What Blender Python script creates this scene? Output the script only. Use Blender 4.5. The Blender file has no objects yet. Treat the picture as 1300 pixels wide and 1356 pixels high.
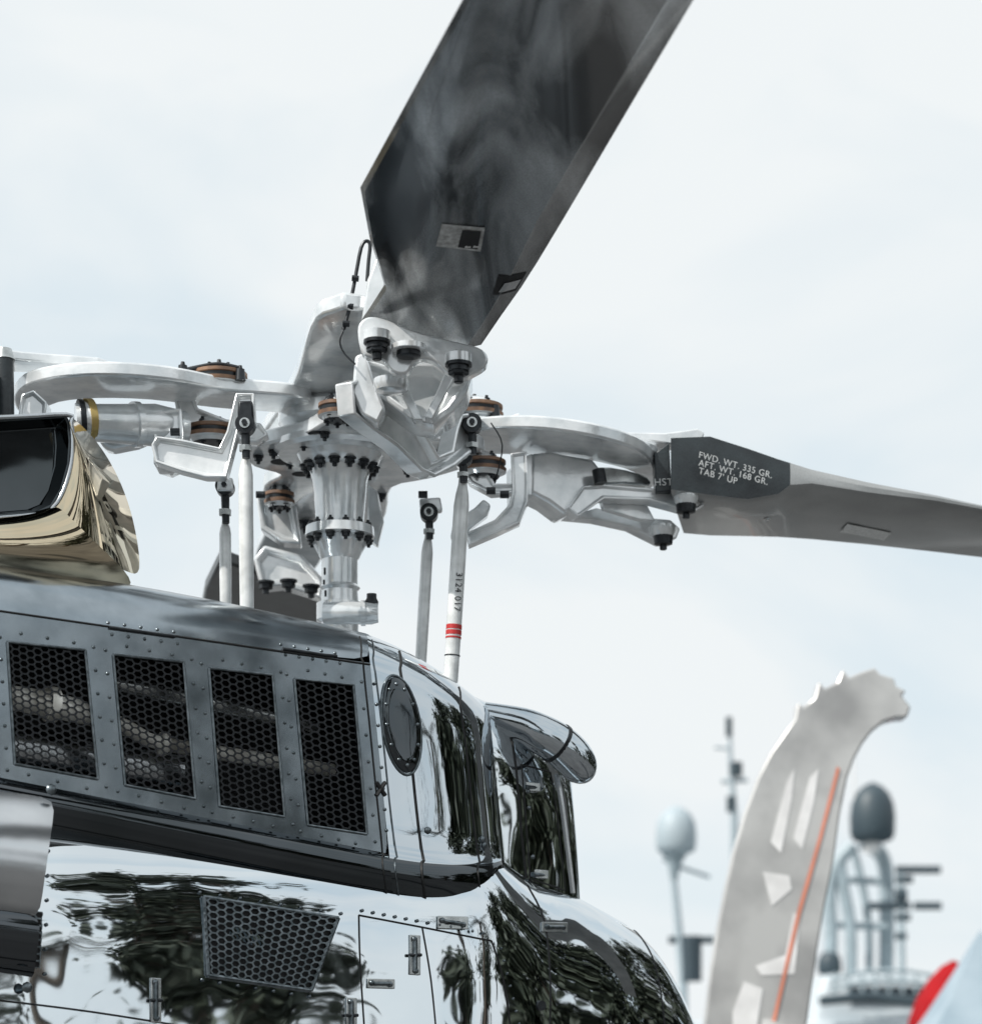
import bpy, bmesh, math, random
from mathutils import Vector, Matrix
from mathutils.bvhtree import BVHTree
random.seed(7)
rad = math.radians
# ------------------------------------------------------------------ image pixel frame: pixel coordinates unprojected through the camera to world points
F=3200.0; CX=650.0; HY=1480.0; CH=1.7          # focal (px), principal column, horizon row, eye height
XM,YM=-0.494,7.9                               # rotor mast position
C,S=math.cos(rad(32)),math.sin(rad(32))        # helicopter heading
def H(px,py,Y): return Vector(((px-CX)/F*Y, Y, CH+(HY-py)/F*Y))
def L(s,w,z):   return Vector((XM+s*C+w*S, YM+s*S-w*C, z))   # airframe: s aft, w to port side, z up
def B(px,py,w):
    k=(px-CX)/F
    s=(k*(YM-w*C)-XM-w*S)/(C-k*S)
    Y=YM+s*S-w*C
    return L(s,w,CH+(HY-py)/F*Y)
def sB(px,w):
    k=(px-CX)/F
    return (k*(YM-w*C)-XM-w*S)/(C-k*S)
def onplane(px,py,P0,N):
    d=Vector(((px-CX)/F,1,(HY-py)/F)); o=Vector((0,0,CH))
    return o+d*((P0-o).dot(N)/d.dot(N))
def lerp_tab(tab,x):
    if x<=tab[0][0]: return tab[0][1]
    for (a,va),(b,vb) in zip(tab,tab[1:]):
        if x<=b: return va+(vb-va)*(x-a)/(b-a)
    return tab[-1][1]
# ------------------------------------------------------------------ materials
def mat(name,col,rough=.4,metal=0.,coat=0.,col2=None,nscale=5.,bump=0.,bscale=40.,stretch=(1,1,1),rvar=0.,detail=4,lo=.35,hi=.65,spec=.5,dist=0.,grain=0.):
    m=bpy.data.materials.new(name); m.use_nodes=True
    nt=m.node_tree; b=nt.nodes['Principled BSDF']
    b.inputs['Base Color'].default_value=(*col,1); b.inputs['Roughness'].default_value=rough
    b.inputs['Metallic'].default_value=metal; b.inputs['Coat Weight'].default_value=coat
    b.inputs['Coat Roughness'].default_value=.05; b.inputs['Specular IOR Level'].default_value=spec
    tc=nt.nodes.new('ShaderNodeTexCoord'); mp=nt.nodes.new('ShaderNodeMapping'); mp.inputs['Scale'].default_value=stretch
    nt.links.new(tc.outputs['Object'],mp.inputs['Vector'])
    nz=nt.nodes.new('ShaderNodeTexNoise'); nz.inputs['Scale'].default_value=nscale; nz.inputs['Detail'].default_value=detail; nz.inputs['Distortion'].default_value=dist
    nt.links.new(mp.outputs['Vector'],nz.inputs['Vector'])
    if col2 is None: col2=tuple(c*.8 for c in col)
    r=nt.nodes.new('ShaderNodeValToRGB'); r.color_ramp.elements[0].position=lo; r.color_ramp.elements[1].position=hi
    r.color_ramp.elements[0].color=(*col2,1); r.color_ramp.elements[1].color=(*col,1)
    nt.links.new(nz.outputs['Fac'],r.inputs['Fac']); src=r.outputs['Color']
    if grain>0:
        ng=nt.nodes.new('ShaderNodeTexNoise'); ng.inputs['Scale'].default_value=330; ng.inputs['Detail'].default_value=1
        nt.links.new(tc.outputs['Object'],ng.inputs['Vector'])
        g1=nt.nodes.new('ShaderNodeMapRange'); g1.inputs['From Min'].default_value=.3; g1.inputs['From Max'].default_value=.7
        g1.inputs['To Min'].default_value=1-grain; g1.inputs['To Max'].default_value=1+grain
        nt.links.new(ng.outputs['Fac'],g1.inputs['Value'])
        mm=nt.nodes.new('ShaderNodeVectorMath'); mm.operation='SCALE'
        nt.links.new(src,mm.inputs[0]); nt.links.new(g1.outputs['Result'],mm.inputs['Scale']); src=mm.outputs['Vector']
    nt.links.new(src,b.inputs['Base Color'])
    if rvar>0:
        mr=nt.nodes.new('ShaderNodeMapRange'); mr.inputs['To Min'].default_value=max(0,rough-rvar); mr.inputs['To Max'].default_value=rough+rvar
        nt.links.new(nz.outputs['Fac'],mr.inputs['Value']); nt.links.new(mr.outputs['Result'],b.inputs['Roughness'])
    if bump>0:
        n2=nt.nodes.new('ShaderNodeTexNoise'); n2.inputs['Scale'].default_value=bscale; n2.inputs['Detail'].default_value=2
        nt.links.new(mp.outputs['Vector'],n2.inputs['Vector'])
        bp=nt.nodes.new('ShaderNodeBump'); bp.inputs['Strength'].default_value=1; bp.inputs['Distance'].default_value=bump
        nt.links.new(n2.outputs['Fac'],bp.inputs['Height']); nt.links.new(bp.outputs['Normal'],b.inputs['Normal'])
    return m
M_white=mat('hub_silver_white_paint',(.88,.90,.91),.2,.42,.7,(.60,.64,.66),12,.0006,45,rvar=.08,detail=8,lo=.3,hi=.6)
M_white2=mat('rod_white_paint',(.84,.86,.86),.25,.1,.5,(.62,.64,.64),20,detail=7)
M_edge=mat('bare_metal',(.6,.62,.62),.25,.9,0,(.4,.42,.42),30)
M_dark=mat('dark_steel',(.035,.04,.045),.35,.5,0,(.015,.017,.02),30)
M_rub=mat('elastomer_brown',(.26,.15,.09),.55,0,0,(.12,.075,.055),25)
M_gold=mat('gold_band',(.55,.4,.15),.35,.6)
M_body=mat('black_gloss_bodywork',(.74,.79,.82),.025,1,0,(.68,.73,.77),2,.006,2.6)
M_cowl=mat('cowl_satin_gunmetal',(.40,.45,.49),.18,1,0,(.24,.28,.31),7,.003,4,rvar=.07,detail=8,lo=.3,hi=.7)
M_rear=mat('black_gloss_cowl',(.56,.61,.65),.025,1,0,(.50,.55,.59),2,.004,2.4)
M_rim=mat('black_gloss_rim',(.10,.11,.12),.05,1,0,(.07,.08,.085),2,.003,3)
M_seam=mat('seam_black',(.01,.011,.012),.6)
M_black=mat('interior_shade_black',(.012,.013,.015),.7)
M_mesh=mat('grille_mesh_black',(.03,.033,.037),.35,.5)
M_rivet=mat('rivet_metal',(.22,.25,.27),.3,1,0,(.1,.12,.13),50)
M_blade=mat('blade_painted_reflections',(.62,.65,.67),.2,.4,.5,(.018,.022,.026),3.0,.002,4,(1.9,.45,1.0),rvar=.1,detail=8,lo=.42,hi=.72,dist=.7,grain=.25)  # light and dark streaks paint mottled reflections into the base colour
M_bladeR=mat('blade_grey_paint',(.42,.43,.43),.3,.35,.4,(.24,.25,.25),2.2,0,5,detail=9,lo=.3,hi=.7,grain=.12)
M_cuff=mat('blade_cuff_dark',(.03,.04,.045),.4,.1,.1,(.018,.023,.027),12,.001,120,grain=.2)
M_tint=mat('chrome_gold_reflection_tint',(.70,.60,.44),.02,1,0,(.55,.45,.30),2.5,.0025,2.5)  # gold cast of reflected surroundings is put into the metal colour
M_red=mat('red_fabric',(.36,.012,.016),.75,spec=.1)
M_redband=mat('red_band_paint',(.5,.03,.03),.4)
M_text=mat('white_stencil',(.8,.82,.82),.6)
M_silver=mat('silver_fairing',(.66,.68,.70),.2,1,0,(.48,.50,.52),3,.002,5)
# ------------------------------------------------------------------ mesh helpers
def empty(name,loc=(0,0,0)):
    e=bpy.data.objects.new(name,None); bpy.context.collection.objects.link(e); e.location=loc; e.empty_display_size=.3
    return e
HELI=empty('helicopter')
def obj(name,verts,faces,m,parent=None,smooth=False,mats=None,fm=None,angle=None):
    me=bpy.data.meshes.new(name); me.from_pydata([tuple(v) for v in verts],[],faces); 
    o=bpy.data.objects.new(name,me); bpy.context.collection.objects.link(o)
    for mm in (mats or [m]): me.materials.append(mm)
    if fm: 
        for p,i in zip(me.polygons,fm): p.material_index=i
    bm=bmesh.new(); bm.from_mesh(me); bmesh.ops.recalc_face_normals(bm,faces=bm.faces); bm.to_mesh(me); bm.free()
    if smooth:
        for p in me.polygons: p.use_smooth=True
        if angle: me.set_sharp_from_angle(angle=rad(angle))
    o.parent=parent if parent else HELI
    return o
def bevel(o,w,seg=2):
    b=o.modifiers.new('b','BEVEL'); b.width=w; b.segments=seg; b.limit_method='ANGLE'; b.angle_limit=rad(35)
    for p in o.data.polygons: p.use_smooth=True
    o.data.set_sharp_from_angle(angle=rad(45)); return o
def crom(pts,n=4,closed=True):
    out=[];N=len(pts)
    P=[Vector(p) for p in pts]
    rng=range(N) if closed else range(N-1)
    for i in rng:
        if closed: a,b,c,d=P[i-1],P[i],P[(i+1)%N],P[(i+2)%N]
        else: a,b,c,d=P[max(i-1,0)],P[i],P[i+1],P[min(i+2,N-1)]
        for j in range(n):
            t=j/n
            out.append(.5*((2*b)+(-a+c)*t+(2*a-5*b+4*c-d)*t*t+(-a+3*b-3*c+d)*t**3))
    if not closed: out.append(P[-1])
    return out
def plate(name,pts,nrm,th,m,parent=None,bev=.006,pocket=0,pd=.015,back=True):
    """flat part of given thickness; pts = outline on its front face, nrm = direction of front face"""
    n=Vector(nrm).normalized()
    bm=bmesh.new()
    f=[bm.verts.new(p) for p in pts]; g=[bm.verts.new(Vector(p)-n*th) for p in pts]
    ff=bm.faces.new(f); bm.faces.new(g[::-1]); k=len(f)
    for i in range(k): bm.faces.new((f[i],g[i],g[(i+1)%k],f[(i+1)%k]))
    bmesh.ops.recalc_face_normals(bm,faces=bm.faces)
    if pocket>0: 
        bmesh.ops.inset_individual(bm,faces=[ff],thickness=pocket,depth=0)
        bmesh.ops.inset_individual(bm,faces=[ff],thickness=pd*.25,depth=-pd)
    me=bpy.data.meshes.new(name); bm.to_mesh(me); bm.free(); me.materials.append(m)
    o=bpy.data.objects.new(name,me); bpy.context.collection.objects.link(o); o.parent=parent or HELI
    if bev: bevel(o,bev)
    return o
def vplate(name,pts,Y,th,m,slope=0,px0=0,sm=0,**k):
    """upright part; Y depth, slope = change of depth per column"""
    if sm: pts=[(p.x,p.y) for p in crom([(a,b,0) for a,b in pts],sm)]
    P=[H(a,b,Y+slope*(a-px0)) for a,b in pts]
    n=Vector((0,-1,0))
    if slope:
        t=H(px0+100,800,Y+slope*100)-H(px0,800,Y); t.z=0; n=Vector((t.y,-t.x,0))
    return plate(name,P,n,th,m,**k)
def hplate(name,pts,z,th,m,gx=0,gy=0,sm=0,**k):
    """level part (plane through mast at height z with slopes gx, gy); front = underside"""
    N=Vector((-gx,-gy,1)).normalized(); P0=Vector((XM,YM,z))
    if sm: pts=[(p.x,p.y) for p in crom([(a,b,0) for a,b in pts],sm)]
    return plate(name,[onplane(a,b,P0,N) for a,b in pts],-N,th,m,**k)
def tube(name,pts,radii,m,parent=None,seg=20,sm=0,caps=True,squash=1.,angle=40):
    P=[Vector(p) for p in pts]
    if not isinstance(radii,(list,tuple)): radii=[radii]*len(P)
    if sm:
        R=crom([(r,0,0) for r in radii],sm,False); P=crom(P,sm,False); radii=[max(r.x,1e-4) for r in R]
    V=[];Fc=[]
    up=Vector((0,0,1)); prev=None
    for i,p in enumerate(P):
        t=(P[min(i+1,len(P)-1)]-P[max(i-1,0)])
        if t.length<1e-7: t=(P[-1]-P[0])
        if t.length<1e-7: t=Vector((1,0,0))
        t.normalize()
        if prev is None: u=t.cross(up) if abs(t.z)<.95 else t.cross(Vector((1,0,0)))
        else: u=prev-t*prev.dot(t)
        u.normalize(); prev=u; v=t.cross(u)
        for j in range(seg):
            a=2*math.pi*j/seg; V.append(p+(u*math.cos(a)+v*math.sin(a)*squash)*radii[i])
    for i in range(len(P)-1):
        for j in range(seg):
            Fc.append((i*seg+j,i*seg+(j+1)%seg,(i+1)*seg+(j+1)%seg,(i+1)*seg+j))
    if caps: Fc.append(tuple(range(seg))[::-1]); Fc.append(tuple((len(P)-1)*seg+j for j in range(seg)))
    return obj(name,V,Fc,m,parent,True,angle=angle)
def lathe(name,c,prof,m,parent=None,seg=40,mats=None,mi=None,axis=None,angle=35):
    """prof: list of (z offset, radius) around vertical axis at c"""
    V=[];Fc=[];fm=[]
    q=Vector((0,0,1)).rotation_difference(Vector(axis)) if axis else None
    for z,r in prof:
        for j in range(seg):
            a=2*math.pi*j/seg; v=Vector((r*math.cos(a),r*math.sin(a),z))
            if q: v=q@v
            V.append(Vector(c)+v)
    for i in range(len(prof)-1):
        for j in range(seg):
            Fc.append((i*seg+j,i*seg+(j+1)%seg,(i+1)*seg+(j+1)%seg,(i+1)*seg+j)); fm.append(mi[i] if mi else 0)
    Fc.append(tuple(range(seg))[::-1]); fm.append(mi[0] if mi else 0)
    Fc.append(tuple((len(prof)-1)*seg+j for j in range(seg))); fm.append(mi[-1] if mi else 0)
    return obj(name,V,Fc,m,parent,True,mats=mats,fm=fm,angle=angle)
def bolt(name,p,r=.02,down=1,m=None):
    """hex bolt with washer, nut and stud, hanging down"""
    m=m or M_dark; V=[];Fc=[]
    for prof,seg in (([(0,1.5),(-.35,1.5),(-.35,1.25)],16),([(-.35,1.15),(-1.25,1.15),(-1.4,.9)],6),([(-1.4,.55),(-2.1,.55),(-2.2,.4)],10)):
        b=len(V)
        for z,rr in prof:
            for j in range(seg):
                a=2*math.pi*j/seg; V.append(Vector(p)+Vector((rr*r*math.cos(a),rr*r*math.sin(a),z*r*down)))
        for i in range(len(prof)-1):
            for j in range(seg): Fc.append((b+i*seg+j,b+i*seg+(j+1)%seg,b+(i+1)*seg+(j+1)%seg,b+(i+1)*seg+j))
        Fc.append(tuple(b+j for j in range(seg))); Fc.append(tuple(b+(len(prof)-1)*seg+j for j in range(seg)))
    return obj(name,V,Fc,m,None,True,angle=30)
def grid(name,rows,m,parent=None,sub=0,closeu=False,mirror=False,angle=None):
    nr=len(rows);nc=len(rows[0]);V=[v for r in rows for v in r];Fc=[]
    for i in range(nr-1):
        for j in range(nc-1): Fc.append((i*nc+j,i*nc+j+1,(i+1)*nc+j+1,(i+1)*nc+j))
        if closeu: Fc.append((i*nc+nc-1,i*nc,(i+1)*nc,(i+1)*nc+nc-1))
    if mirror:
        n=Vector((-S,C,0)); M0=Vector((XM,YM,0)); k=len(V)
        V+= [v-2*(v-M0).dot(n)*n for v in V]; Fc+=[tuple(k+i for i in f[::-1]) for f in Fc]
    o=obj(name,V,Fc,m,parent,True,angle=angle)
    if sub:
        s=o.modifiers.new('s','SUBSURF'); s.levels=sub; s.render_levels=sub
    return o
def text(name,body,p,right,up,size,m,parent=None,align='LEFT'):
    cu=bpy.data.curves.new(name,'FONT'); cu.body=body; cu.size=size; cu.align_x=align; cu.extrude=.0003; cu.space_character=1.1
    o=bpy.data.objects.new(name,cu); bpy.context.collection.objects.link(o); cu.materials.append(m)
    r=Vector(right).normalized(); n=r.cross(Vector(up)).normalized(); u=n.cross(r)
    mx=Matrix((r,u,n)).transposed().to_4x4(); mx.translation=Vector(p); o.matrix_world=mx; o.parent=parent or HELI
    return o
def surf_of(objs):
    bpy.context.view_layer.update(); dg=bpy.context.evaluated_depsgraph_get(); V=[];P=[]
    for o in objs:
        me=o.evaluated_get(dg).to_mesh(); b=len(V); V+=[v.co.copy() for v in me.vertices]; P+=[tuple(b+i for i in p.vertices) for p in me.polygons]
    return BVHTree.FromPolygons(V,P)
def snap(p,bv,off=0.):
    loc,n,_,_=bv.find_nearest(p)
    if n.dot(Vector((0,0,CH))-loc)<0: n=-n
    return loc+n*off,n
# ================================================================== COWLING
TOP=[(-400,655),(-160,710),(0,738),(150,760),(300,786),(420,816),(490,834),(530,852),(570,876),(600,897),(625,918),(645,938)]
PT=[(-400,750),(-160,784),(0,807),(490,878),(530,892),(570,913),(600,935),(625,957),(645,980)]
PB=[(-400,950),(-160,1000),(0,1033),(490,1131),(530,1137),(570,1140),(600,1140),(625,1138),(645,1132)]
WW=[(-400,.65),(490,.65),(530,.648),(570,.635),(600,.61),(625,.57),(645,.50)]
def cowl_pt(base,row):
    t,pt,pb,W=(lerp_tab(q,base) for q in (TOP,PT,PB,WW))
    tab={1:(t,.62*W),2:(t+.28*(pt-t)-4,.85*W),3:(t+.62*(pt-t),.96*W),4:(pt,W),5:(pt+(pb-pt)*.33,W),6:(pt+(pb-pt)*.66,W),7:(pb,W),
         8:(pb+5,W+.022),9:(pb+14,W+.045),10:(pb+30,W+.045),11:(pb+50,W+.02),12:(pb+68,W-.02),13:(pb+80,W-.07),14:(pb+85,W-.2)}
    if row==0:
        p=cowl_pt(base,1); s=sB(base+.1*(t-878),.62*W); return L(s,0,p.z+.03)
    py,w=tab[row]
    return B(base+.1*(py-878),py,w)
flat=[-400,-160,0,120,240,360,490]
rear=[490,500,515,532,550,568,585,600,613,625,636,645]
o_roof=grid('cowl_roof',[[cowl_pt(b,r) for r in range(0,5)] for b in flat],M_cowl,mirror=True,sub=1)
o_rim=grid('cowl_rim',[[cowl_pt(b,r) for r in range(7,15)] for b in flat],M_rim,mirror=True,sub=1)
def shrink(row,ds,f):
    out=[]
    for v in row:
        d=(v-Vector((XM,YM,0))); s=d.x*C+d.y*S; w=d.x*S-d.y*C; out.append(L(s+ds,w*f,v.z))
    return out
def aft(r0,r1):
    rr=[[cowl_pt(b,r) for r in range(r0,r1)] for b in rear]
    rr.append(shrink(rr[-1],.035,.8)); rr.append(shrink(rr[-2],.045,.35)); return rr
rr=aft(0,15)
o_aft=grid('cowl_aft_section',rr,M_rear,mirror=True,sub=1)
o_aft.data.materials.append(M_rim)
nc=15; nr_=len(rr)
for i,p in enumerate(o_aft.data.polygons):
    vs_=[v%(nc*nr_)%nc for v in p.vertices]
    if min(vs_)>=8: p.material_index=1
G=[[(10,850),(113,861),(130,1032),(20,1012)],[(150,867),(243,877),(259,1058),(166,1040)],
   [(277,885),(361,894),(377,1082),(291,1068)],[(390,899),(468,907),(486,1105),(408,1093)]]
Gl=[[(-140,832),(-30,845),(-18,1000),(-128,975)]]+G
W0=.65
V=[];Fc=[]
def q(*pp):
    b=len(V); V.extend(B(x,y,W0) for x,y in pp); Fc.append(tuple(range(b,b+len(pp))))
ptf=lambda x: lerp_tab(PT,x)
def toppt(x,y): return (x-.1*(y-ptf(x)),ptf(x))
def botpt(x,y):
    yb=lerp_tab(PB,x-.1*(y-878)); return (x+.1*(yb-y),yb)
a_t,a_b,a_tt,a_bb=(-410,780),(-395,930),(-412,750),(-393,950)
for g in Gl:
    TL,TR,BR,BL=g
    q(a_tt,toppt(*TL),TL,a_t); q(a_t,TL,BL,a_b); q(a_b,BL,botpt(*BL),a_bb)
    q(toppt(*TL),toppt(*TR),TR,TL); q(BL,BR,botpt(*BR),botpt(*BL))
    a_t,a_b,a_tt,a_bb=TR,BR,toppt(*TR),botpt(*BR)
RT=(490,878);RB=(515.3,1131)
q(a_tt,RT,(492.5,905),a_t); q(a_t,(492.5,905),(513,1108),a_b); q(a_b,(513,1108),RB,a_bb)
o_pan=obj('cowl_side_panel',V,Fc,M_cowl)
obj('cowl_side_panel_starboard',[L(-2.6,-.65,2.55),L(-.2,-.65,2.55),L(-.2,-.65,3.07),L(-2.6,-.65,3.07)],[(0,1,2,3)],M_cowl)
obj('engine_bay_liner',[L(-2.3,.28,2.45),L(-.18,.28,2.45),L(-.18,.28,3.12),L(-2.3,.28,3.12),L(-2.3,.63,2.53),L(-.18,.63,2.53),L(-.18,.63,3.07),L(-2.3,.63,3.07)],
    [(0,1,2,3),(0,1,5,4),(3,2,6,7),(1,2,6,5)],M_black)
M_eng=mat('engine_pale_metal',(.88,.87,.82),.35,.2,0,(.5,.48,.43),14)
tube('engine_pipe',[B(-60,912,.60),B(60,932,.605),B(130,950,.605),B(175,968,.6),B(215,985,.57),B(340,1005,.53),B(440,1020,.46)],[.03,.036,.03,.022,.02,.022,.02],M_eng,sm=3)
tube('engine_flange',[B(62,932,.6),B(74,934,.6)],[.05,.05],M_eng)
tube('engine_flange',[B(212,984,.57),B(220,986,.57)],[.035,.035],M_eng)
tube('engine_case',[B(-60,985,.47),B(230,1030,.47)],[.08,.08],M_silver)
tube('engine_manifold',[B(120,900,.5),B(250,925,.5),B(420,965,.46)],[.02,.03,.02],M_edge,sm=3)
def hexmesh(name,quad,mapf,cw,ch,thick=.003,inner=.78,m=None):
    TL,TR,BR,BL=[Vector(p) for p in quad]
    wpx=((TR-TL).length+(BR-BL).length)/2; hpx=((BL-TL).length+(BR-TR).length)/2
    V=[];Fc=[]
    nx=int(wpx/(cw*.75))+2; ny=int(hpx/ch)+2
    for i in range(nx):
        for j in range(ny):
            cx=i*cw*.75; cy=j*ch+(ch/2 if i%2 else 0)
            if cx-cw/2>wpx or cy-ch/2>hpx: continue
            b=len(V)
            for sc in (1,inner):
                for a in range(6):
                    x=cx+math.cos(a*math.pi/3)*cw/2*sc; y=cy+math.sin(a*math.pi/3)*ch/1.732*sc
                    u=min(max(x/wpx,0),1); v=min(max(y/hpx,0),1)
                    p=(TL*(1-u)+TR*u)*(1-v)+(BL*(1-u)+BR*u)*v
                    V.append(mapf(p.x,p.y))
            for a in range(6): Fc.append((b+a,b+(a+1)%6,b+6+(a+1)%6,b+6+a))
    o=obj(name,V,Fc,m or M_mesh); sd=o.modifiers.new('s','SOLIDIFY'); sd.thickness=thick; return o
for i,g in enumerate(Gl):
    hexmesh('grille_mesh_%d'%i,g,lambda x,y:B(x,y,.644),13.5,9.2)
    fr=[B(x,y,.652) for x,y in g]+[B(*g[0],.652)]
    for a in range(4): tube('grille_frame',[fr[a],fr[a+1]],.004,M_rivet,seg=8)
RV=[];RF=[]
def rivet(p,nrm,r=.0055):
    n=Vector(nrm).normalized(); u=n.cross(Vector((0,0,1))).normalized(); v=n.cross(u); b=len(RV)
    for h,rr_ in ((0,1),(.45,.75),(.62,.3)):
        for j in range(8):
            a=j*math.pi/4; RV.append(Vector(p)+n*h*r+(u*math.cos(a)+v*math.sin(a))*r*rr_)
    for i in range(2):
        for j in range(8): RF.append((b+i*8+j,b+i*8+(j+1)%8,b+(i+1)*8+(j+1)%8,b+(i+1)*8+j))
    RF.append(tuple(b+16+j for j in range(8)))
PN=Vector((S,-C,0))
def rline(p,q_,n,w=.651,f=None,r=.0055):
    for i in range(n):
        t=i/(n-1) if n>1 else 0; x=p[0]+(q_[0]-p[0])*t; y=p[1]+(q_[1]-p[1])*t
        rivet(f(x,y) if f else B(x,y,w),PN,r)
for g in Gl:
    TL,TR,BR,BL=g
    rline((TL[0]-10,TL[1]-6),(BL[0]-10,BL[1]+8),7); rline((TR[0]+11,TR[1]-4),(BR[0]+11,BR[1]+10),7)
    rline((TL[0]+18,TL[1]-11),(TR[0]-15,TR[1]-10),3); rline((BL[0]+18,BL[1]+14),(BR[0]-15,BR[1]+12),3)
rline((497,905),(512,1100),8,w=.652)
cowl=surf_of([o_roof,o_rim,o_aft,o_pan])
for (a,b) in (((145,826),(232,838)),((375,853),(447,864))):
    P=[snap(B(a[0]+(b[0]-a[0])*t,a[1]+5+(b[1]-a[1])*t,.655),cowl,.003)[0] for t in (0,.25,.5,.75,1)]
    tube('hinge',P,.005,M_dark,seg=10)
    for i in range(5):
        for (dx,dy) in ((0,-4),(4,14)):
            x=a[0]+(b[0]-a[0])*i/4+dx; y=a[1]+(b[1]-a[1])*i/4+dy; rivet(*snap(B(x,y,.655),cowl,0.0005),)
def snaptube(name,P,surf,r,m,off=0,seg=6,n=6,closed=False):
    P=[snap(p,surf,off)[0] for p in crom(P,n,closed)]
    if closed: P.append(P[0])
    return tube(name,P,r,m,seg=seg)
def seam(base,rows=range(2,14),r=.0035,m=M_seam): snaptube('panel_seam',[cowl_pt(base,q_) for q_ in rows],cowl,r,m)
seam(481,r=.003);seam(497,r=.003,m=M_rivet);seam(532,r=.0045);seam(606,r=.0035)
def linetube(name,pts,w,r=.0035,m=M_seam,f=None,sm=0,surf=None):
    P=[f(x,y) if f else B(x,y,w) for x,y in pts]
    if surf:
        D=[]
        for a,b in zip(P,P[1:]): D+=[a+(b-a)*t/8 for t in range(8)]
        D.append(P[-1]); P=[snap(p,surf,0)[0] for p in D]; sm=0
    tube(name,P,r,m,seg=6,sm=sm)
linetube('panel_seam',[(-160,1000),(0,1034),(250,1083),(515,1134)],.652,.004)
linetube('panel_seam',[(-160,786),(0,809),(250,845),(490,880)],.652,.003)
# oval access cover
def ovp(t,k): return (531+24*k*math.sin(t)-8*k*math.cos(t),960-64*k*math.cos(t))
def rearp(x,y): return B(x,y,lerp_tab(WW,x-.1*(y-878)))
NO=36; rows=[]
for k_,off in ((1,.001),(.97,.007),(.7,.008),(.4,.008),(.1,.008),(.001,.008)):
    rows.append([snap(rearp(*ovp(2*math.pi*i/NO,k_)),cowl,off)[0] for i in range(NO)])
grid('access_cover',rows,M_rim,closeu=True)
tube('access_cover_ring',[snap(rearp(*ovp(2*math.pi*i/NO,1.04)),cowl,.001)[0] for i in range(NO+1)],.0045,M_rivet,seg=8)
for i in range(0,NO,3):
    p,n=snap(rearp(*ovp(2*math.pi*i/NO,.84)),cowl,.008); rivet(p,n,.006)
for d in (-1,1):
    tube('fastener',[snap(rearp(504-6*d,1045-9),cowl,.002)[0],snap(rearp(504+6*d,1045+9),cowl,.002)[0]],.006,M_black,seg=6)
for (x,y) in ((638,1112),(566,1100),(640,1120)):
    p,n=snap(rearp(x,y),cowl,.002); rivet(p,n,.012)
# aft fairing behind cowl
FT=[(560,880),(620,914),(680,936),(710,953),(740,980),(757,1005)]
FB=[(560,1150),(660,1165),(760,1192)]
FW=[(560,.47),(640,.45),(690,.42),(730,.38),(757,.33)]
fr=[]
for b in (560,600,640,670,690,710,730,745,757):
    t,bb,w=lerp_tab(FT,b),lerp_tab(FB,b),lerp_tab(FW,b)
    row=[]
    s0=sB(b,w*.55); p1=B(b,t,w*.55)
    row.append(L(s0,0,p1.z+.01)); row.append(p1); row.append(B(b+1,t+12,w*.86)); row.append(B(b+3,t+45,w))
    row.append(B(b+8,(t+bb)/2,w)); row.append(B(b+13,bb-20,w)); row.append(B(b+15,bb+40,w))
    fr.append(row)
fr.append(shrink(fr[-1],.012,.9)); fr.append(shrink(fr[-2],.03,.2))
o_fair=grid('aft_fairing',fr,M_body,mirror=True,sub=1)
fs=surf_of([o_fair])
ff=lambda x,y: B(x,y,lerp_tab(FW,x-12))
linetube('fairing_seam',[(681,942),(684,1010),(690,1100),(697,1165)],0,.0045,M_seam,ff,surf=fs)
linetube('door_outline',[(692,1012),(733,1022),(748,1180),(702,1164),(692,1012)],0,.0028,M_seam,ff,surf=fs)
linetube('door_frame',[(742,1024),(758,1183)],0,.009,M_silver,ff,surf=fs)
for y in (1020,1048,1070,1135,1160): rivet(*snap(ff(699+(y-1020)*.06,y),fs,.001),.008)
for (x,y) in ((705,1042),(714,1158)):
    tube('door_latch',[snap(ff(x-9,y),fs,.004)[0],snap(ff(x+9,y+2),fs,.004)[0]],.007,M_rivet,seg=8)
    p,n=snap(ff(x,y),fs,.006); plate('latch_plate',[p+Vector((C,S,0))*a+Vector((0,0,b)) for a,b in ((-.03,-.014),(.03,-.014),(.03,.014),(-.03,.014))],PN,.006,M_edge,bev=.002)
tube('exhaust_stub',[B(640,948,.35),B(690,960,.42),B(715,972,.45),B(738,985,.47),B(758,1003,.48),B(770,1020,.47),B(775,1030,.45)],[.045,.056,.064,.066,.066,.055,.02],M_rear,sm=4,seg=28)
tube('exhaust_clamp',[B(735,983,.47),B(739,986,.47)],[.069,.069],M_dark,seg=28)
# ================================================================== FUSELAGE
HWt=[(-4.4,.08),(-4.2,.3),(-3.8,.5),(-3.2,.64),(-2.2,.69),(-1.4,.69),(0.1,.68),(.4,.62),(.8,.51),(1.1,.38),(1.2,.34),(1.35,.3),(2.5,.26),(6.5,.12)]
ZT=[(-4.4,1.35),(-4.2,1.6),(-3.8,1.9),(-3.2,2.4),(-2.6,2.62),(.2,2.62),(.4,2.53),(.72,2.47),(1.0,2.385),(1.1,2.33),(1.2,2.22),(1.3,2.02),(1.42,1.93),(2.5,1.9),(6.5,1.85)]
ZB=[(-4.4,1.2),(-4.2,.95),(-3.8,.75),(-3.2,.65),(.2,.65),(1.1,1.15),(2.5,1.38),(6.5,1.6)]
NE=[(-4.4,2.2),(-3.2,3.5),(-2.2,6),(.2,6),(.5,4),(1.0,3),(6.5,2.2)]
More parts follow.
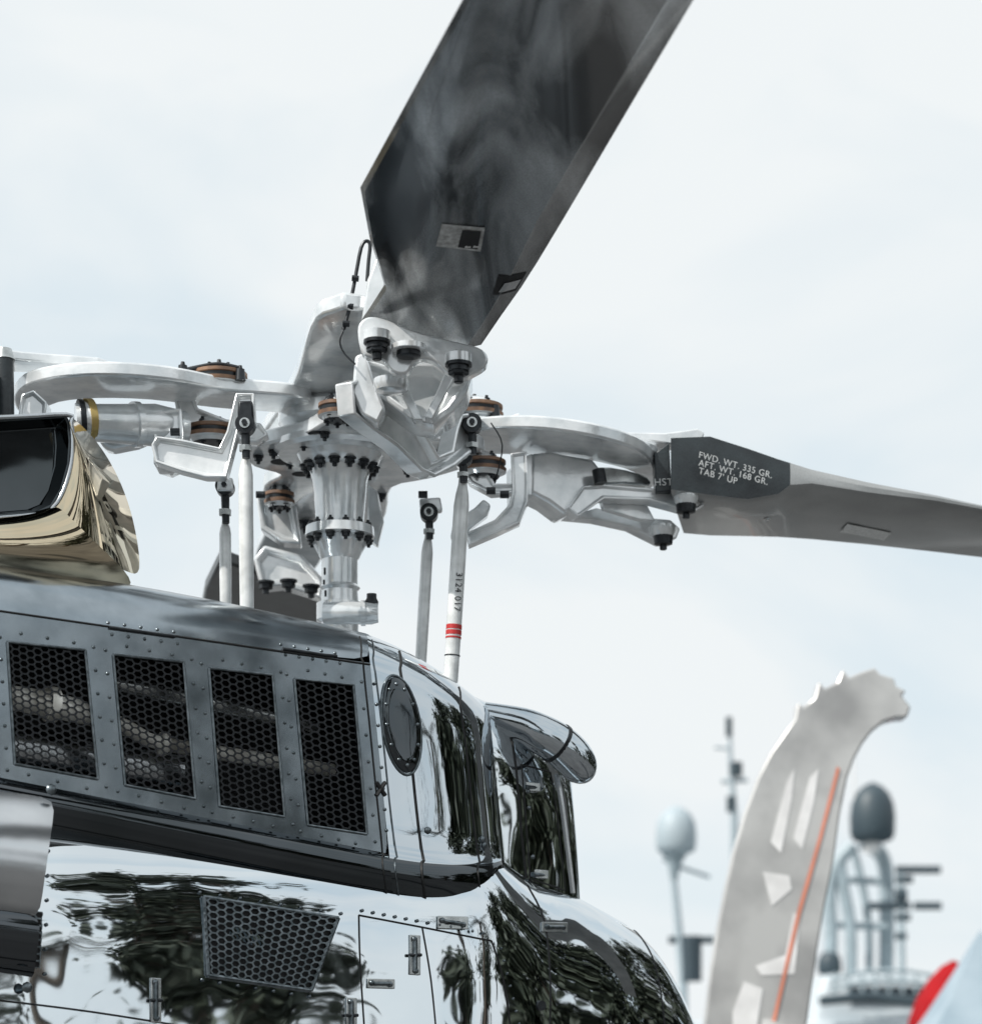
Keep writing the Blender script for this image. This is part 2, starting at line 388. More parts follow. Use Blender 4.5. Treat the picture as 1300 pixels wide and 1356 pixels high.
def sec(s,a):
    hw,zt,zb,n=(lerp_tab(t,s) for t in (HWt,ZT,ZB,NE)); zc=(zt+zb)/2; hz=(zt-zb)/2
    ca,sa=math.cos(a),math.sin(a)
    return L(s,hw*abs(ca)**(2/n)*(1 if ca>=0 else -1),zc+hz*abs(sa)**(2/n)*(1 if sa>=0 else -1))
SS=[-4.4,-4.3,-4.2,-4,-3.8,-3.5,-3.2,-2.9,-2.6,-2.2,-1.8,-1.4,-1,-.6,-.2,.1,.2,.3,.4,.5,.6,.72,.85,1,1.06,1.12,1.2,1.26,1.32,1.4,1.5,2,2.5,3.5,4.5,5.5,6.5]
NA=72
o_fus=grid('fuselage',[[sec(s,2*math.pi*j/NA) for j in range(NA)] for s in SS],M_body,closeu=True,sub=1)
fsf=surf_of([o_fus])
def side(x,y,off=.004):
    w=.68
    for _ in range(4):
        k=(x-CX)/F; s=sB(x,w); Y=YM+s*S-w*C; z=CH+(HY-y)/F*Y
        hw,zt,zb,n=(lerp_tab(t,s) for t in (HWt,ZT,ZB,NE)); r=min(abs((z-(zt+zb)/2)/((zt-zb)/2)),.999)
        w=hw*(1-r**n)**(1/n)
    return B(x,y,w+off)
for ln in ([(476,1212),(478,1280),(486,1400)],[(476,1212),(560,1228),(652,1246)],[(652,1246),(668,1300),(682,1400)],
           [(700,1172),(722,1220),(730,1300),(728,1400)],[(845,1224),(868,1270),(880,1340),(884,1400)],[(0,1325),(120,1340),(260,1362)],[(560,1228),(572,1300),(580,1380)]):
    linetube('fuselage_seam',[(p.x,p.y) for p in crom([(a,b,0) for a,b in ln],4,False)],0,.0032,M_seam,side,surf=fsf)
rline((480,1206),(640,1236),12,f=lambda x,y:side(x,y,.004))
rline((664,1256),(688,1356),7,f=lambda x,y:side(x,y,.002),r=.004)
for (x,y,sx,sy) in ((505,1303,22,0),(550,1265,0,40),(207,1325,0,46),(466,1345,0,34),(600,1222,26,4),(735,1228,20,0)):
    plate('latch_base',[side(x+a,y+b,.006) for a,b in ((-7-sx/2,-7-sy/2),(7+sx/2,-6-sy/2),(7+sx/2,7+sy/2),(-7-sx/2,6+sy/2))],PN,.005,M_edge,bev=.002)
    tube('latch',[side(x-sx/2,y-sy/2,.008),side(x+sx/2,y+sy/2,.008)],.009,M_rivet,seg=12,squash=.7)
    tube('latch_bar',[side(x-8,y,.011),side(x+8,y,.011)],.005,M_dark,seg=8)
    for dx,dy in ((-sx/2-1,-sy/2-1),(sx/2+1,sy/2+1)): rivet(side(x+dx,y+dy,.01),PN,.009)
lathe('drain_port',side(717,1332,.004),[(-.002,.016),(.003,.016),(.003,.011)],M_dark,axis=(S,-C,0),seg=20)
g=[(270,1188),(448,1216),(412,1312),(276,1292)]
plate('vent_shade_plate',[side(x,y,.003) for x,y in g],PN,.002,M_black,bev=0)  # black plate on the skin paints the dark of an opening
hexmesh('vent_mesh',g,lambda x,y:side(x,y,.010),13.5,9.2,m=M_rivet)
for a in range(4): linetube('vent_frame',[g[a],g[(a+1)%4]],0,.006,M_rivet,lambda x,y:side(x,y,.008))
rline((265,1182),(452,1210),8,f=side);rline((268,1298),(410,1320),7,f=side)
P=[(-200,1020),(-60,1042),(40,1052),(74,1058)]
rows=[]
for y0,w0 in ((0,.70),(30,.78),(80,.83),(130,.81),(160,.75)):
    rows.append([B(px-y0*.14,py+y0,w0) for px,py in P])
grid('exhaust_shroud',rows,M_silver,sub=1)
rows=[]
for y0,w0 in ((160,.76),(185,.78),(225,.74),(250,.66)):
    rows.append([B(px-y0*.12,py+y0-4,w0) for px,py in P])
grid('exhaust_shroud_lower',rows,M_rim,sub=1)
g=[(-20,1200),(56,1208),(52,1282),(-20,1272)]
plate('small_vent_shade_plate',[side(x,y,.003) for x,y in g],PN,.002,M_black,bev=0)  # surface plate, black in place of the shade inside a vent
hexmesh('small_vent_mesh',g,lambda x,y:side(x,y,.010),13.5,9.2,m=M_rivet)
rline((66,1062),(60,1290),8,f=side)
for (x,y) in ((68,1046),(36,1308)): rivet(B(x,y,.72),PN,.016)
obj('rivets',RV,RF,M_rivet,None,True)
# engine intake dome on cowl roof
lip=[(95,551),(124,578),(147,612),(166,652),(180,700),(189,765)]
inn=[(91,554),(97,585),(95,615),(86,650),(72,672),(52,682)]
rows=[]
for k_ in range(8):
    t=k_/7; row=[]
    for (a,b),(c,d) in zip(lip,inn):
        row.append(B(a+(c-a)*t,b+(d-b)*t+10*math.sin(t*math.pi),.12+.27*t+.12*math.sin(t*math.pi)))
    rows.append(row)
grid('intake_skin',rows,M_tint,sub=2)
rows=[]
low=[(55,676),(20,683),(-60,688),(-200,660)]
for t,w in ((0,.39),(.12,.44),(.35,.46),(.65,.43),(1,.36)):
    row=[]
    for (x,y),(c,d) in zip([(75,668)]+low,((185,775),(150,790),(60,790),(-60,770),(-200,740))):
        row.append(B(x+(c-x)*t,y+(d-y)*t,w))
    rows.append(row)
grid('intake_belly',rows,M_tint,sub=2)
vp=[(-300,560),(0,553),(88,549),(94,560),(96,585),(94,615),(84,650),(70,672),(50,681),(-60,690),(-300,680)]
plate('intake_mouth',[B(x,y,.385) for x,y in vp],PN,.25,M_rim,bev=.004,pocket=.01,pd=.06)
tube('intake_lip',[B(x,y,.39) for x,y in vp[:10]],.007,M_silver,sm=3,seg=10)
# ================================================================== ROTOR HEAD
k1=YM/F
zz=lambda py: CH+(HY-py)*k1
prof=[(596,56),(604,57),(609,54),(616,50),(622,41),(632,38),(640,36),(690,32),(697,33),(699,45),(711,46),(713,38),(722,30),(738,27),(742,24),(775,24),(779,27),(783,24),(798,25),(800,31),(822,31),(826,25),(930,25)]
lathe('mast',(XM,YM,0),[(zz(p),r*k1) for p,r in prof][::-1],M_white,seg=56)
for i in range(14):
    a=2*math.pi*(i+.3)/14; bolt('mast_bolt',Vector((XM+math.cos(a)*45*k1,YM+math.sin(a)*45*k1,zz(617))),.014)
for i in range(12):
    a=2*math.pi*(i+.5)/12; bolt('mast_flange_bolt',Vector((XM+math.cos(a)*39*k1,YM+math.sin(a)*39*k1,zz(713))),.011)
    bolt('mast_flange_nut',Vector((XM+math.cos(a)*39*k1,YM+math.sin(a)*39*k1,zz(699))),.009,-1)
tube('mast_collar_arm',[H(430,812,7.75),H(492,812,7.72),H(501,812,7.72)],[.036,.036,.03],M_white,seg=24)
tube('mast_collar_arm_cap',[H(478,812,7.72),H(484,812,7.72)],.041,M_white,seg=24)
lathe('collar_knob',H(492,797,7.72),[(-.04,.02),(.0,.022),(.012,.016),(.025,.016)],M_dark,seg=16)
for (x,y,s_) in ((432,752,9),(431,768,6),(433,782,8)): tube('mast_mark',[H(x-2,y,7.82),H(x-2,y+s_,7.82)],.004,M_dark,seg=6)
for i in range(8):
    a=2*math.pi*i/8; c,s_=math.cos(a),math.sin(a); t=Vector((-s_,c,0))*.006; r1,r2=.062,.098
    P=[Vector((XM+c*r,YM+s_*r,z)) for r,z in ((r1,zz(740)),(r2,zz(714)),(r1,zz(714)))]
    obj('mast_rib',[p+t for p in P]+[p-t for p in P],[(0,1,2),(3,5,4),(0,1,4,3),(1,2,5,4),(2,0,3,5)],M_white)
hplate('hub_spider',[(325,603),(338,592),(400,577),(432,560),(462,555),(500,566),(560,580),(625,592),(642,602),(628,616),(570,634),(520,646),(512,680),(496,712),(482,712),(470,660),(420,650),(385,672),(352,672),(350,645),(372,630),(335,618)],3.88,.05,M_white,sm=3,bev=.008)
NZ=Vector((0,0,1))
for (x,y) in ((342,604),(362,597),(384,611),(402,586),(520,583),(556,592),(585,598),(612,603),(540,622),(575,618),(498,578),(430,573),(360,655),(505,655)):
    bolt('hub_bolt',onplane(x,y,Vector((XM,YM,3.878)),NZ),.012)
for (x,y,r) in ((372,612,.035),(398,628,.03),(556,608,.04),(520,604,.03),(368,664,.028),(420,574,.03)):
    c=onplane(x,y,Vector((XM,YM,3.879)),NZ); lathe('hole_shade_disc',c,[(-.001,r*.96),(.0,r)],M_black,seg=24)  # flat black disc paints a hole's shade; nothing is cut
lathe('hub_ring',(XM,YM,3.875),[(-.012,.2),(.0,.215),(.02,.215)],M_white,seg=56)
lathe('hub_core',(XM,YM,3.93),[(0,.17),(.03,.20),(.07,.20),(.1,.16),(.2,.15),(.22,.1)],M_white,seg=48)
hplate('yoke_left',[(21,542),(20,524),(42,508),(90,499),(150,497),(225,503),(300,517),(370,523),(410,530),(405,548),(345,545),(280,540),(200,530),(130,528),(80,533),(52,546),(35,550)],3.985,.045,M_white,sm=3,bev=.008)
hplate('yoke_left_upper',[(-60,462),(0,474),(60,480),(130,485),(155,493),(250,500),(330,512),(300,516),(200,503),(130,496),(60,494),(0,492),(-60,486)],4.06,.03,M_white,sm=2,bev=.006)
hplate('yoke_front',[(480,411),(440,413),(418,424),(406,452),(394,495),(378,530),(352,568),(345,585),(380,584),(420,572),(455,556),(500,560),(560,566),(600,560),(615,530),(625,490),(600,460)],4.02,.05,M_white,sm=2,bev=.01)
hplate('yoke_right',[(560,592),(600,577),(640,569),(700,567),(760,573),(815,585),(852,600),(868,622),(866,645),(853,647),(838,626),(790,612),(730,604),(640,602),(585,606)],3.985,.045,M_white,gx=-.07,sm=3,bev=.008)
hplate('yoke_right_upper',[(580,560),(640,562),(700,572),(760,583),(840,592),(868,600),(858,607),(760,590),(680,580),(600,574)],4.02,.03,M_white,gx=-.07,sm=2,bev=.006)
hplate('yoke_rear',[(395,615),(365,680),(340,730),(335,765),(352,785),(395,778),(425,745),(445,690),(470,620)],3.93,.05,M_white,sm=2,bev=.01)
def damper(px,py,Y,r,m=1.0):
    k=Y/F; c=H(px,py,Y); r=r*k
    lathe('damper',c,[(-.035,r*.5),(-.033,r*.72),(-.022,r*.8),(-.02,r),(-.008,r*1.02),(-.006,r*.93),(.006,r*.93),(.008,r*.99),(.018,r*.99),(.02,r*.75),(.032,r*.6),(.045,r*.35)],M_white,
          mats=[M_white,M_rub,M_dark],mi=[2,0,0,1,1,2,1,1,1,0,0],seg=36)
    for i in range(5):
        a=i*1.256+.4; bolt('damper_bolt',c+Vector((math.cos(a)*r*.55,math.sin(a)*r*.55,.022)),.010,-1)
        bolt('damper_bolt',c+Vector((math.cos(a)*r*.55,math.sin(a)*r*.55,-.024)),.010)
damper(290,503,7.66,38);damper(280,574,7.75,35);damper(447,543,7.45,26);damper(632,545,8.05,34);damper(640,618,7.98,30);damper(370,660,8.35,20)
for (x,y,Y) in ((242,487,7.6),(290,484,7.66),(318,492,7.6),(628,530,8.05),(655,540,8.0),(602,542,8.0)):
    tube('top_fitting',[H(x,y+12,Y),H(x,y-3,Y)],[.018,.014],M_dark,seg=12)
    tube('top_fitting_cap',[H(x,y-3,Y),H(x,y-8,Y)],[.008,.006],M_dark,seg=8)
tube('bleed_line',[H(236,492,7.6),H(262,486,7.6),H(290,482,7.6),H(320,488,7.6)],.007,M_dark,seg=8,sm=3)
tube('grip_left_barrel',[H(100,556,7.55),H(118,556,7.56),H(126,560,7.57),H(205,563,7.63),H(245,566,7.68)],[.05,.062,.058,.066,.05],M_white,seg=28)
tube('grip_left_band',[H(113,556,7.555),H(122,556,7.565)],[.065,.065],M_gold,seg=28)
tube('grip_left_band_dark',[H(104,556,7.55),H(111,556,7.555)],[.063,.063],M_dark,seg=28)
tube('grip_left_collar',[H(176,562,7.6),H(184,562,7.61)],[.07,.07],M_white,seg=28)
vplate('grip_left_block',[(203,545),(240,540),(243,575),(238,612),(222,620),(203,614)],7.58,.12,M_white,bev=.008,pocket=.012,pd=.02)
vplate('grip_left_shoulder',[(125,540),(170,533),(205,540),(206,575),(150,592),(132,585)],7.62,.1,M_white,bev=.02,sm=2)
vplate('pitch_horn_left',[(200,588),(207,577),(240,581),(290,592),(300,570),(312,520),(336,520),(338,560),(316,570),(300,632),(272,632),(240,624),(205,612)],7.5,.055,M_white,bev=.006,pocket=.010,pd=.02)
vplate('damper_bracket_left',[(228,515),(250,510),(262,540),(300,555),(345,560),(355,575),(340,585),(290,578),(250,572),(236,560)],7.7,.06,M_white,bev=.006,pocket=.01,pd=.015)
vplate('grip_left_tip',[(28,522),(44,516),(62,532),(60,552),(40,556),(24,550)],7.42,.08,M_white,bev=.01,pocket=.01,pd=.01)
tube('blade_left_root',[H(5,476,7.35),H(6,552,7.35)],[.03,.03],M_cuff,seg=20)
tube('blade_left_pin',[H(6,462,7.35),H(6,476,7.35)],[.022,.032],M_edge,seg=20)
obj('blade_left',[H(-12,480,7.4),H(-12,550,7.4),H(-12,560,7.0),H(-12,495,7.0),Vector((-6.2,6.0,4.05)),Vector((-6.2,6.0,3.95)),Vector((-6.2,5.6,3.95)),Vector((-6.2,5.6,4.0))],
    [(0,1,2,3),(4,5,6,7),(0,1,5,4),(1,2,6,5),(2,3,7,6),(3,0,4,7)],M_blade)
# front grip (towards camera)
vplate('grip_front_flange',[(474,444),(476,427),(488,419),(506,421),(530,430),(560,441),(600,451),(632,459),(645,470),(643,484),(628,494),(612,500),(594,494),(578,480),(560,474),(548,480),(538,494),(520,492),(508,478),(496,474),(480,468)],6.76,.045,M_white,sm=3,bev=.006)
vplate('grip_front_body',[(484,474),(520,486),(545,478),(575,478),(600,494),(626,494),(618,520),(600,545),(574,562),(545,556),(510,530),(478,512)],6.98,.16,M_white,bev=.01,pocket=.018,pd=.04)
vplate('grip_front_rib',[(520,486),(532,492),(548,530),(560,556),(548,556),(532,524)],6.93,.05,M_white,bev=.004)
vplate('grip_front_rib_2',[(590,492),(602,498),(586,530),(572,556),(562,552),(576,522)],6.93,.05,M_white,bev=.004)
vplate('grip_front_side',[(478,425),(486,370),(500,335),(512,375),(500,410),(484,432)],6.93,.05,M_white,bev=.008)
vplate('grip_front_lug',[(470,470),(484,465),(494,500),(510,540),(500,560),(478,548),(466,520)],6.95,.08,M_white,bev=.008)
for (x,y,r) in ((499,452,.025),(607,482,.025)):
    lathe('grip_bushing',H(x,y-6,6.74),[(-.014,r*1.35),(-.01,r*1.5),(.014,r*1.5),(.02,r)],M_white,seg=24)
    bolt('grip_bolt',H(x,y-1,6.72),r,1)
    lathe('grip_bolt_ring',H(x,y+5,6.72),[(-.012,r*.8),(-.01,r*1.2),(.006,r*1.2),(.01,r*.9)],M_dark,seg=24)
lathe('grip_centre_shade_disc',H(541,468,6.74),[(-.012,.024),(-.008,.034),(.012,.034)],M_dark,seg=24)  # solid disc, dark to imitate the shade inside a hole
lathe('grip_centre_ring',H(541,463,6.735),[(-.004,.040),(-.002,.048),(.012,.048)],M_white,seg=24)
lathe('grip_centre_boss',H(518,512,6.9),[(-.018,.032),(-.012,.045),(0,.05),(.02,.05)],M_white,seg=24)
vplate('pitch_horn_front',[(466,505),(480,500),(520,528),(548,545),(562,568),(582,603),(600,596),(606,566),(612,548),(634,546),(637,562),(628,598),(604,618),(577,632),(560,624),(528,592),(492,566),(470,548)],6.92,.06,M_white,slope=.0036,px0=466,bev=.006,pocket=.013,pd=.03)
tube('lead_wire',[H(455,436,6.95),H(462,410,6.95),H(470,370,6.95),H(478,328,6.95),H(485,319,6.95),H(490,324,6.95),H(488,345,6.95),H(486,372,6.95)],.0055,M_dark,seg=8,sm=3)
for (x,y) in ((463,405),(470,368),(458,428)): tube('wire_clip',[H(x-4,y,6.94),H(x+5,y+1,6.94)],.009,M_dark,seg=8)
tube('lead_wire_loop',[H(455,436,6.95),H(450,452,6.95),H(456,468,6.95),H(470,482,6.93)],.003,M_dark,seg=6,sm=4)
# right grip
RG=dict(slope=.0008,px0=700)
vplate('grip_right_body',[(704,600),(730,598),(750,602),(786,608),(798,624),(794,648),(770,672),(750,682),(726,664),(702,652)],8.08,.14,M_white,bev=.012,**RG)
vplate('grip_right_flange',[(694,604),(706,600),(706,658),(695,655)],8.04,.2,M_white,bev=.006,**RG)
vplate('grip_right_upper',[(752,569),(772,561),(800,568),(830,572),(880,573),(905,570),(924,567),(933,573),(930,583),(890,588),(860,584),(800,577),(756,574)],8.05,.10,M_white,bev=.005,**RG)
vplate('grip_right_finger',[(752,672),(772,643),(800,641),(860,646),(900,648),(925,647),(934,656),(932,670),(918,678),(898,672),(860,662),(800,660),(766,684)],8.04,.07,M_white,bev=.006,pocket=.008,pd=.01,**RG)
vplate('grip_right_finger_aft',[(748,684),(790,672),(846,687),(868,686),(888,688),(901,700),(896,713),(878,719),(860,710),(836,698),(790,688)],8.2,.07,M_white,bev=.006,**RG)
vplate('grip_right_web',[(792,650),(850,655),(868,690),(846,688),(800,674)],8.12,.03,M_white,bev=.004,**RG)
vplate('grip_right_slot',[(790,618),(830,622),(858,632),(860,643),(826,640),(792,640)],8.14,.05,M_edge,sm=2,bev=.008,**RG)
tube('grip_right_seal',[H(792,622,8.1),H(795,640,8.1)],[.022,.022],M_dark,seg=12)
for (x,y,Y) in ((908,662,8.17),(878,704,8.33)):
    lathe('blade_bolt_bush',H(x,y,Y),[(-.02,.032),(0,.042),(.02,.042)],M_white,seg=24)
    bolt('blade_bolt',H(x,y+5,Y),.023); lathe('blade_bolt_ring',H(x,y+12,Y),[(-.016,.022),(-.012,.032),(.01,.034),(.014,.03)],M_dark,seg=24)
vplate('blade_root_right_end',[(866,600),(886,586),(889,650),(868,652)],8.16,.1,M_cuff,bev=.004)
text('root_text','HST',H(866,643,8.15),(1,.1,.05),(0,0,1),.034,M_text)
vplate('pitch_horn_right',[(676,600),(697,597),(700,640),(699,664),(688,692),(655,707),(620,722),(616,706),(655,688),(674,668),(678,650)],7.92,.06,M_white,bev=.006,pocket=.008,pd=.015)
vplate('horn_right_link',[(596,712),(600,690),(628,672),(640,660),(650,668),(645,682),(622,700),(612,722)],7.95,.05,M_white,bev=.008)
vplate('damper_bracket_right',[(596,600),(606,560),(625,556),(634,600),(655,640),(690,640),(690,652),(650,655),(622,640)],7.95,.05,M_white,bev=.006,pocket=.01,pd=.012)
vplate('stop_fin',[(672,566),(680,548),(688,546),(690,568)],7.95,.04,M_white,bev=.006)
vplate('stop_fin_left',[(217,505),(222,487),(230,486),(232,506)],7.6,.04,M_white,bev=.006)
# rear grip & blade
vplate('grip_rear',[(335,740),(350,722),(400,735),(428,765),(424,792),(402,784),(372,775),(345,778)],9.1,.1,M_white,bev=.01,pocket=.02,pd=.03)
vplate('grip_rear_fork',[(338,655),(372,648),(392,670),(398,720),(372,718),(345,700)],8.5,.08,M_white,bev=.010,pocket=.02,pd=.03)
vplate('grip_rear_side',[(486,640),(500,650),(508,690),(500,722),(486,712)],8.3,.06,M_white,bev=.008)
for (x,y) in ((352,770),(382,768),(412,775),(405,690),(385,700)): bolt('rear_bolt',H(x,y,9.0),.022)
hplate('blade_rear',[(272,782),(292,742),(345,762),(425,796),(440,960),(240,960)],3.78,.05,M_cuff,bev=.01)
# pitch links
def rod(name,p0,p1,r,bands=()):
    d=p1-p0; pts=[p0+d*t for t in (0,.03,.07,.12,.5,.9,1)]
    tube(name,pts,[r*.55,r*.6,r*.85,r,r*1.02,r*.95,r*.8],M_white2,seg=20)
    for a,b,m in bands: tube(name+'_band',[p0+d*a,p0+d*b],[r*1.035]*2,m,seg=20)
def rodend(x,y,Y,h=50,fork=True):
    tube('rod_end_shank',[H(x,y+h*.15,Y),H(x+1,y+h,Y)],[.014,.012],M_dark,seg=12)
    tube('rod_end_nut',[H(x,y+h*.62,Y),H(x,y+h*.78,Y)],[.021,.021],M_edge,seg=6)
    c=H(x,y,Y); tube('rod_end_eye',[c+Vector((0,-.022,0)),c+Vector((0,.022,0))],[.030,.030],M_dark,seg=24)
    tube('rod_end_ball',[c+Vector((0,-.028,0)),c+Vector((0,.028,0))],[.016,.016],M_edge,seg=20)
    tube('rod_end_bolt',[c+Vector((0,-.04,0)),c+Vector((0,.05,0))],[.009,.009],M_dark,seg=6)
rod('pitch_link',H(325,602,7.45),H(327,830,7.45),.0225); rodend(325,563,7.42,44)
vplate('rod_fork',[(315,530),(334,530),(336,556),(314,556)],7.40,.03,M_dark,bev=.006)
rod('pitch_link_rear_left',H(298,690,7.75),H(299,830,7.75),.019); rodend(298,645,7.73,48)
vplate('rod_fork_rl',[(288,632),(308,632),(309,650),(287,650)],7.70,.03,M_white,bev=.006)
b3=H(595,930,7.7)
rod('pitch_link_right',H(613,634,7.7),b3,.0245,((.655,.675,M_redband),(.68,.70,M_redband),(.708,.716,M_redband),(.79,.795,M_dark)))
rodend(625,562,7.5,40); rodend(613,605,7.68,34)
rod('pitch_link_rear_right',H(567,706,8.1),H(554,930,8.1),.0195); rodend(568,680,8.08,34)
vplate('rod_fork_rr',[(555,660),(583,658),(586,676),(556,680)],8.06,.04,M_white,bev=.006)
r=(b3-H(613,634,7.7)).normalized()
text('link_text','3124 017',H(606,760,7.7)+Vector((-.004,-.0262,0)),r,Vector((1,0,0)),.03,M_dark)
for (x,y,Y) in ((560,655,8.0),(650,650,7.9),(668,655,7.9),(300,600,7.6),(232,572,7.55),(345,655,8.3),(590,580,7.6)): tube('pin',[H(x-6,y,Y),H(x+6,y,Y)],.012,M_dark,seg=10)
tube('safety_wire',[H(650,560,7.8),H(665,590,7.8),H(655,640,7.85)],.0025,M_dark,seg=6,sm=4)
# ------------------------------------------------------------------ blades
def yA(py): return 6.9-(440-py)/440*1.6
st=[((478,425),(637,462)),((509,377),(663,424)),((500,348),(690,386)),((490,318),(713,350)),((477,248),(748,292)),((545,123),(838,140)),((612,0),(922,0))]
secs=[(H(a,b,yA(b)),H(c,d,yA(d))) for (a,b),(c,d) in st]
dl=(secs[-1][0]-secs[-2][0]); dr=(secs[-1][1]-secs[-2][1]); dm=(dl+dr)/2
for k_ in (3,8): secs.append((secs[6][0]+dm*k_*.9-Vector((0,0,.02*k_)),secs[6][1]+dm*k_*.9-Vector((0,0,.02*k_))))
rows=[]
for Lp,Rp in secs:
    c=Rp-Lp; up=Vector((0,0,1)); row=[]
    for u,h in ((0,0),(.02,-.010),(.12,-.016),(.4,-.014),(.7,-.012),(.86,-.012),(.875,-.008),(1,.012),(1.0,.02),(.8,.045),(.4,.055),(.12,.04),(.02,.014)):
        row.append(Lp+c*u+up*h)
    rows.append(row)
def loftclosed(name,rows,m,angle=25,**k):
    n=len(rows[0]);V=[v for r in rows for v in r];Fc=[]
    for i in range(len(rows)-1):
        for j in range(n): Fc.append((i*n+j,i*n+(j+1)%n,(i+1)*n+(j+1)%n,(i+1)*n+j))
    Fc.append(tuple(range(n))[::-1]); Fc.append(tuple((len(rows)-1)*n+j for j in range(n)))
    return obj(name,V,Fc,m,None,True,angle=angle,**k)
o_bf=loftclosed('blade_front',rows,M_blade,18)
bfs=surf_of([o_bf])
def bl(px,py,off=.003): return snap(H(px,py,yA(py)),bfs,off)[0]
def decal(name,pts,off,m):
    a,b,c,d=[Vector((x,y,0)) for x,y in pts]; R=[]
    for i in range(7):
        u=i/6; R.append([ (lambda p: bl(p.x,p.y,off))((a*(1-u)+b*u)*(1-v/4)+(d*(1-u)+c*u)*v/4) for v in range(5)])
    return grid(name,R,m)
decal('blade_placard',((585,288),(642,294),(636,326),(577,318)),.002,mat('placard_grey',(.6,.62,.62),.5,col2=(.3,.3,.3),nscale=60))
decal('blade_placard_dark',((612,296),(637,298),(632,322),(606,319)),.004,M_black)
text('placard_text','22',bl(614,318,.008),Vector((1,-.02,.02)),Vector((.25,-.6,1)),.04,M_text)
decal('blade_decal_dark',((660,358),(698,362),(684,387),(652,384)),.002,M_black)
decal('blade_decal',((668,368),(690,370),(682,382),(660,380)),.004,M_silver)
SR=[(888,580,648,706),(940,578,655,709),(990,594,661,710),(1030,608,654,711),(1046,613,642,712),(1075,622,640,714),(1150,639,652,721),(1240,656,663,731),(1300,669,674,738)]
rows=[]
for px,t,m_,b in SR:
    d=px-888; yn=8.1+.001*d; yf=8.65+.00125*d
    T_,Mi,Bt=H(px,t,yn+.02),H(px,m_,yn),H(px+ (0 if px>900 else 17),b,yf)
    rows.append([T_,T_*.5+Mi*.5+Vector((0,-.008,0)),Mi,Mi+(Bt-Mi)*.06-Vector((0,0,.006)),Mi*.5+Bt*.5-Vector((0,0,.008)),Bt,Bt+Vector((0,.01,.012)),T_*.6+Bt*.4+Vector((0,0,.06))])
d=[(rows[-1][j]-rows[-2][j]) for j in range(8)]
dm=sum(d,Vector())/8
for k_ in (8,26): rows.append([v+dm*k_ for v in rows[8]])
n=8; fm=[]
for i in range(len(rows)-1):
    for j in range(n): fm.append(1 if (i<4 and j in (0,1,7)) else 0)
fm+=[1,0]
o_br=loftclosed('blade_right',rows,M_bladeR,30,mats=[M_bladeR,M_cuff],fm=fm)
brs=surf_of([o_br])
rt=(H(1002,628,8.214)-H(925,606,8.137)).normalized()
for i,tx in enumerate(('FWD. WT. 335 GR.','AFT. WT. 168 GR.','TAB 7\' UP')):
    text('stencil_%d'%i,tx,H(924,607+i*10.5,8.116)-Vector((0,.012,0)),rt,Vector((0,0,1)),.031,M_text)
def blr(px,py,off=.003):
    t=(py-652)/(721-652); d=px-888; return snap(H(px,py,(8.1+.001*d)*(1-t)+(8.65+.00125*d)*t),brs,off)[0]
R=[[blr(1122+58*u/5-10*v/3,692+6*u/5+13*v/3) for v in range(4)] for u in range(6)]
grid('blade_plate',R,mat('placard_pale',(.8,.81,.8),.5,col2=(.6,.61,.6),nscale=70))
lathe('blade_plug',blr(1015,685),[(-.004,.006),(0,.012)],M_edge,seg=12)
# skids
for w in (-1.15,1.15):
    tube('skid_tube',[L(-3.6,w,.35),L(-3.3,w,.12),L(-3,w,.06),L(.8,w,.06),L(1,w,.08)],.05,M_dark,seg=14,sm=4)
for s in (-2.6,0.1): tube('skid_cross_tube',[L(s,-1.15,.06),L(s,-.95,.5),L(s,-.4,.72),L(s,.4,.72),L(s,.95,.5),L(s,1.15,.06)],.045,M_dark,seg=14,sm=4)
plate('tail_fin',[L(5.6,.03,1.7),L(6.2,.03,1.9),L(7.0,.03,3.2),L(7.35,.03,3.2),L(6.9,.03,1.5)],PN,.06,M_body,bev=.015)
# ================================================================== BACKGROUND
M_fin=mat('silver_grey_fin_paint',(.60,.60,.59),.3,.3,.3,(.34,.34,.34),2.2,detail=8,lo=.3,hi=.6)
M_wht=mat('white_gelcoat',(.8,.8,.79),.3,0,.2,(.72,.73,.73),1)
M_ltr=mat('white_livery_patch',(.9,.9,.9),.4)
M_org=mat('orange_stripe',(.8,.30,.20),.4)
M_rdm=mat('radome_grey',(.40,.47,.51),.5,0,0,(.34,.41,.45),1)
M_rdk=mat('radome_dark',(.045,.07,.085),.5,0,0,(.035,.055,.07),1)
M_glass=mat('dark_glass',(.03,.04,.05),.1)
H2=empty('helicopter.001')
def vp2(name,pts,Y,th,m,par,bev=.02,sm=0):
    o=vplate(name,pts,Y,th,m,bev=bev,sm=sm); o.parent=par; return o
vp2('tail_fin',[(925,1420),(936,1330),(942,1280),(950,1230),(960,1178),(972,1125),(986,1076),(1003,1030),(1020,997),(1040,968),(1052,952),(1056,930),(1064,936),(1078,924),(1084,902),(1092,912),(1108,903),(1116,886),(1124,897),(1140,890),(1158,884),(1166,893),(1184,898),(1186,908),(1200,915),(1194,921),(1206,936),(1201,950),(1185,951),(1170,956),(1155,968),(1142,985),(1131,1005),(1122,1030),(1112,1080),(1104,1140),(1092,1200),(1082,1260),(1072,1330),(1060,1420)],14,.16,M_fin,H2,.012,0)
